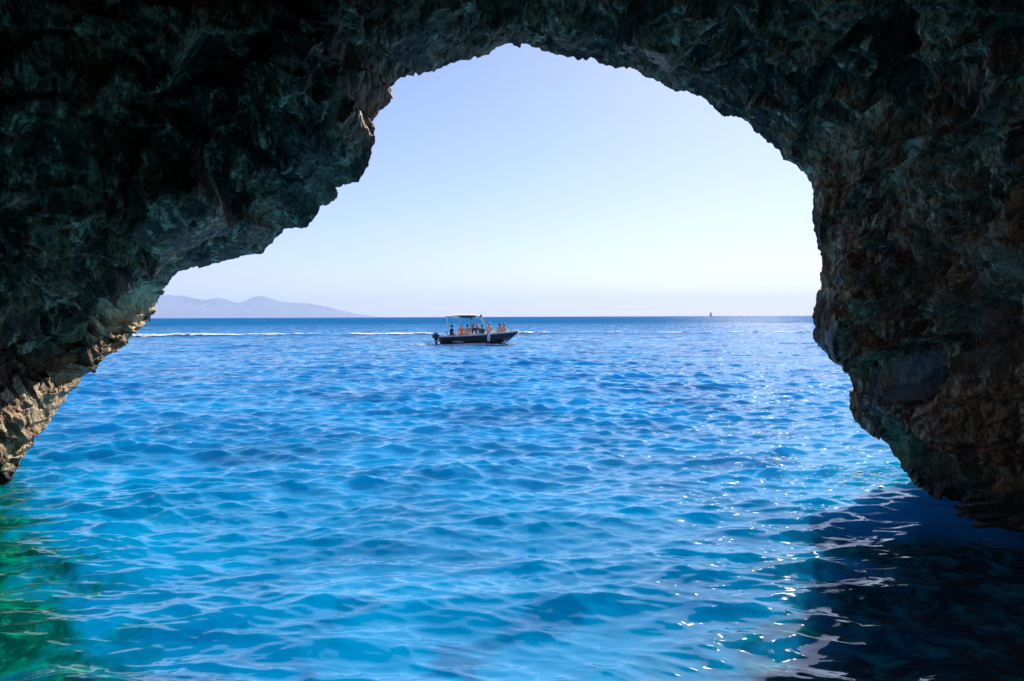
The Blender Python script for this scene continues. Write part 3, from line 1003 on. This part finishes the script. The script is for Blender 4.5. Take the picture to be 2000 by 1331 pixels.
def person(loc, rz, label, pose='sit', skin=(.42, .22, .13), shirt=None, shorts=(.05, .05, .08), hair=(.02, .015, .012), cap=None, lean=.0, arms=(0, 0), long_hair=False):
    root = empty("person", loc, rz)
    tag(root, label, "person", "people aboard the motorboat")
    H = .46 if pose == 'sit' else .92
    if pose == 'floor': H = .14
    def up(x, y, z):  # torso point, leaning forward with height
        return (x + lean * z, y, H + z)
    J = {'pelvis': (up(0, 0, .04), .125), 'waist': (up(0, 0, .22), .115), 'chest': (up(.01, 0, .40), .14), 'collar': (up(.01, 0, .52), .085),
         'neck': (up(.02, 0, .585), .052), 'jaw': (up(.045, 0, .65), .066), 'head': (up(.035, 0, .715), .088), 'crown': (up(.025, 0, .775), .07),
         'nose': (up(.135, 0, .69), .014)}
    E = [('pelvis', 'waist'), ('waist', 'chest'), ('chest', 'collar'), ('collar', 'neck'), ('neck', 'jaw'), ('jaw', 'head'), ('head', 'crown'), ('head', 'nose')]
    for s, sy in (('l', 1), ('r', -1)):
        ar = arms[0 if sy > 0 else 1]
        J['sho' + s] = (up(.0, sy * .175, .49), .062)
        if ar == 0:      # hand on the thigh
            el, wr_ = up(.05, sy * .25, .24), up(.26, sy * .17, .13)
        elif ar == 1:    # reaching forward
            el, wr_ = up(.16, sy * .24, .30), up(.40, sy * .18, .36)
        else:            # raised towards a tube
            el, wr_ = up(.10, sy * .34, .52), up(.14, sy * .38, .80)
        J['elb' + s] = (el, .044); J['wri' + s] = (wr_, .03)
        d = (Vector(wr_) - Vector(el)).normalized()
        side = Vector((0, 1, 0))
        p = Vector(wr_) + d * .07
        J['palm' + s] = (tuple(p), .030)
        E += [('chest', 'sho' + s), ('sho' + s, 'elb' + s), ('elb' + s, 'wri' + s), ('wri' + s, 'palm' + s)]
        bend = d.cross(side).normalized() * -.02
        for k, (off, ln) in enumerate(((-.03, .065), (-.01, .08), (.01, .075), (.03, .055))):
            a = p + side * off + d * .045
            b = a + d * ln * .6 + bend
            J[f'f{k}{s}'] = (tuple(a), .010); J[f'g{k}{s}'] = (tuple(b), .008)
            E += [('palm' + s, f'f{k}{s}'), (f'f{k}{s}', f'g{k}{s}')]
        th = Vector(wr_) + d * .04 + side * (-sy * .045)
        J['th' + s] = (tuple(th), .011); J['tt' + s] = (tuple(th + d * .045), .009)
        E += [('palm' + s, 'th' + s), ('th' + s, 'tt' + s)]
        J['hip' + s] = ((0, sy * .095, H + .0), .088)
        if pose == 'sit':
            kn, an, to = (.42, sy * .13, .47), (.40, sy * .12, .08), (.56, sy * .13, .035)
        elif pose == 'floor':
            kn, an, to = (.36, sy * .16, .36), (.62, sy * .12, .07), (.74, sy * .13, .05)
        else:
            kn, an, to = (.03, sy * .12, .48), (.0, sy * .13, .08), (.15, sy * .14, .035)
        J['kne' + s] = (kn, .058); J['ank' + s] = (an, .04); J['toe' + s] = (to, .034)
        E += [('pelvis', 'hip' + s), ('hip' + s, 'kne' + s), ('kne' + s, 'ank' + s), ('ank' + s, 'toe' + s)]
    sk = paint("skin", tuple(min(.9, c * skin_scale) for c in skin), .5, .08)
    skinned("body", J, E, sk, root)
    if shirt:
        g = .022
        K = {n: (J[n][0], J[n][1] + g) for n in ('waist', 'chest', 'collar', 'shol', 'shor')}
        K['pelvis'] = (up(0, 0, .10), J['pelvis'][1] + g)
        for s in 'lr':
            a, b = Vector(J['sho' + s][0]), Vector(J['elb' + s][0])
            K['sle' + s] = (tuple(a.lerp(b, .6)), .06)
        K['collar'] = (up(.01, 0, .50), .10)
        skinned("shirt", K, [('pelvis', 'waist'), ('waist', 'chest'), ('chest', 'collar'), ('chest', 'shol'), ('chest', 'shor'), ('shol', 'slel'), ('shor', 'sler')],
                paint("shirt_cloth", shirt, .9, .12), root)
    K = {'pelvis': ((lean * .06, 0, H + .06), .145)}
    ed = []
    for s in 'lr':
        a, b = Vector(J['hip' + s][0]), Vector(J['kne' + s][0])
        K['hip' + s] = (tuple(a), .105); K['thi' + s] = (tuple(a.lerp(b, .62)), .088)
        ed += [('pelvis', 'hip' + s), ('hip' + s, 'thi' + s)]
    skinned("shorts", K, ed, paint("shorts_cloth", shorts, .9, .12), root)
    hc = Vector(up(.018, 0, .735))
    def hair_fn(bm):
        ball(bm, hc, (.108, .094, .098), 2)
        bmesh.ops.delete(bm, geom=[v for v in bm.verts if v.co.z < hc.z - .03 and v.co.x > hc.x - .02], context='VERTS')
        if long_hair:
            ball(bm, hc + Vector((-.06, 0, -.12)), (.065, .085, .15), 2)
    part("hair", hair_fn, paint("hair", hair, .6, .2), root)
    if cap:
        def cap_fn(bm):
            ball(bm, hc + Vector((0, 0, .03)), (.118, .105, .085), 2)
            bmesh.ops.delete(bm, geom=[v for v in bm.verts if v.co.z < hc.z + .01], context='VERTS')
            box(bm, hc + Vector((.13, 0, .035)), (.12, .15, .015), .005)
        part("cap", cap_fn, paint("cap_cloth", cap, .85, .06), root)
    return root

FLOOR = .16
def place(x, y, z, rz, *a, **k):
    return person(on_boat(x, y, z), R(4 + rz), *a, **k)
place(.80, -.35, FLOOR - .06 + .04, 20, "person in a dark blue top sitting at the stern of the boat", shirt=(.015, .02, .07), shorts=(.16, .03, .05))
place(1.92, -.42, FLOOR + .02, 75, "bare backed tanned person with dark hair sitting under the canopy", skin=(.66, .25, .10), shorts=(.5, .45, .40), lean=-.08)
place(2.25, .28, FLOOR, 0, "person in a lavender shirt standing at the console under the canopy", pose='stand', shirt=(.25, .24, .42), shorts=(.10, .08, .16), arms=(1, 1))
place(2.92, -.45, FLOOR, -60, "person in a dark green top sitting behind the white box", shirt=(.02, .13, .13), shorts=(.03, .04, .06))
place(3.42, -.35, FLOOR + .14, -70, "bare chested person in a white cap sitting beside the forward canopy tube", skin=(.56, .27, .18), shorts=(.10, .05, .08), cap=(.80, .80, .80), arms=(0, 1))
place(2.60, .50, FLOOR + .04, -40, "person in a purple top sitting on the far side of the console", shirt=(.16, .08, .22), shorts=(.08, .05, .10))
place(1.50, .40, FLOOR + .02, -100, "tanned person in red shorts sitting behind the bare backed one under the canopy", skin=(.52, .22, .11), shorts=(.40, .06, .04))
place(4.18, -.22, .25, 60, "tanned person with dark hair sitting rearmost of the pair in the bow", skin=(.50, .27, .15), shorts=(.30, .06, .05), lean=.05)
place(4.46, .10, .25, 230, "person with long dark hair sitting foremost of the pair in the bow", skin=(.48, .26, .15), shorts=(.25, .08, .05), long_hair=True)

# foam along the boat, and a splash of broken water by the right hand wall
items = []
rb = random.Random(8)
for i in range(170):
    x = rb.uniform(-2.2, 5.2); s_ = -1 if rb.random() < .8 else 1
    if x < 0: y = rb.uniform(-.9, .9); 
    else: y = s_ * (half(min(x, 4.9)) * .95 + abs(rb.gauss(0, .25)))
    p = on_boat(x, y, 0)
    items.append((p.x, p.y, rb.uniform(.0, .06), rb.uniform(.05, .22), rb.uniform(.05, .16), rb.uniform(.02, .06)))
tag(link_mesh("bow_wave_foam", blob_cloud("bow_wave_foam", items), foam_m), "patches of white foam along the waterline of the motorboat", "foam", kind='stuff')

items = []
for (cx, cy, sx_, sy_, n) in ((1500, 903, 38, 12, 70), (1590, 922, 60, 7, 60), (1700, 932, 60, 9, 70)):
    for i in range(n):
        q = on_water(rb.gauss(cx, sx_), rb.gauss(cy, sy_))
        ex, ey, ez = wave_field(np.array([q[0]]), np.array([q[1]]), np.array([.035]), np.array([np.hypot(q[0], q[1])]))
        w = rb.uniform(.004, .018)
        items.append((q[0], q[1], float(ez[0]) + rb.choice((.0, .0, .01, .05)), w * rb.uniform(1, 3), w, w * rb.uniform(.3, .7)))
tag(link_mesh("splash_foam", blob_cloud("splash_foam", items), foam_m), "white flecks of broken water beside the right hand cave wall", "foam", kind='stuff')

# ------------------------------------------------------------------ far sailing boat
def build_sail():
    p = at(1388, 615, 2050.0)
    z0 = -(p[1] ** 2) / (2 * EARTH)
    root = empty("sailing_boat", (p[0], p[1], z0), R(25))
    tag(root, "tiny grey sailing boat far off on the horizon", "sailing boat")
    hullm = paint("far_hull", (.12, .14, .18), .4, .1)
    sailm = paint("sail_cloth", (.42, .42, .45), .8, .05)
    def h(bm):
        secs = []
        for i in range(11):
            u = i / 10; x = -5 + 10 * u
            b = 1.6 * math.sin(math.pi * min(.97, .18 + u * .8)) ** .8 + .03
            g = 1.1 + .5 * u * u
            secs.append([(x, -b, g), (x, -b * .8, .2), (x, 0, -.4), (x, b * .8, .2), (x, b, g)])
        r = loft(bm, secs)
        bm.faces.new(r[0]); bm.faces.new(r[-1])
        for a, b in zip(r[:-1], r[1:]): bm.faces.new((a[0], b[0], b[-1], a[-1]))
    part("hull", h, hullm, root)
    part("cabin", lambda bm: box(bm, (-.3, 0, 1.6), (3.6, 1.6, .7), .15), paint("far_cabin", (.7, .7, .7), .5, .05), root)
    part("mast", lambda bm: tube(bm, [(.6, 0, 1), (.6, 0, 14.2)], .09, 8), steel, root)
    def sail(pts):
        def f(bm):
            a = [bm.verts.new(p_) for p_ in pts]
            b = [bm.verts.new((p_[0], p_[1] + .05, p_[2])) for p_ in pts]
            n = len(pts)
            bm.faces.new(a); bm.faces.new(b[::-1])
            for k in range(n): bm.faces.new((a[k], a[(k + 1) % n], b[(k + 1) % n], b[k]))
        return f
    part("mainsail", sail([(.5, .1, 2.4), (.5, .1, 13.9), (-.8, .25, 10), (-2.3, .4, 6), (-3.6, .5, 2.5)]), sailm, root, False)
    part("jib", sail([(.9, .1, 12.5), (4.6, .0, 1.9), (2.6, .35, 2.2), (1.0, .45, 2.4)]), sailm, root, False)
build_sail()
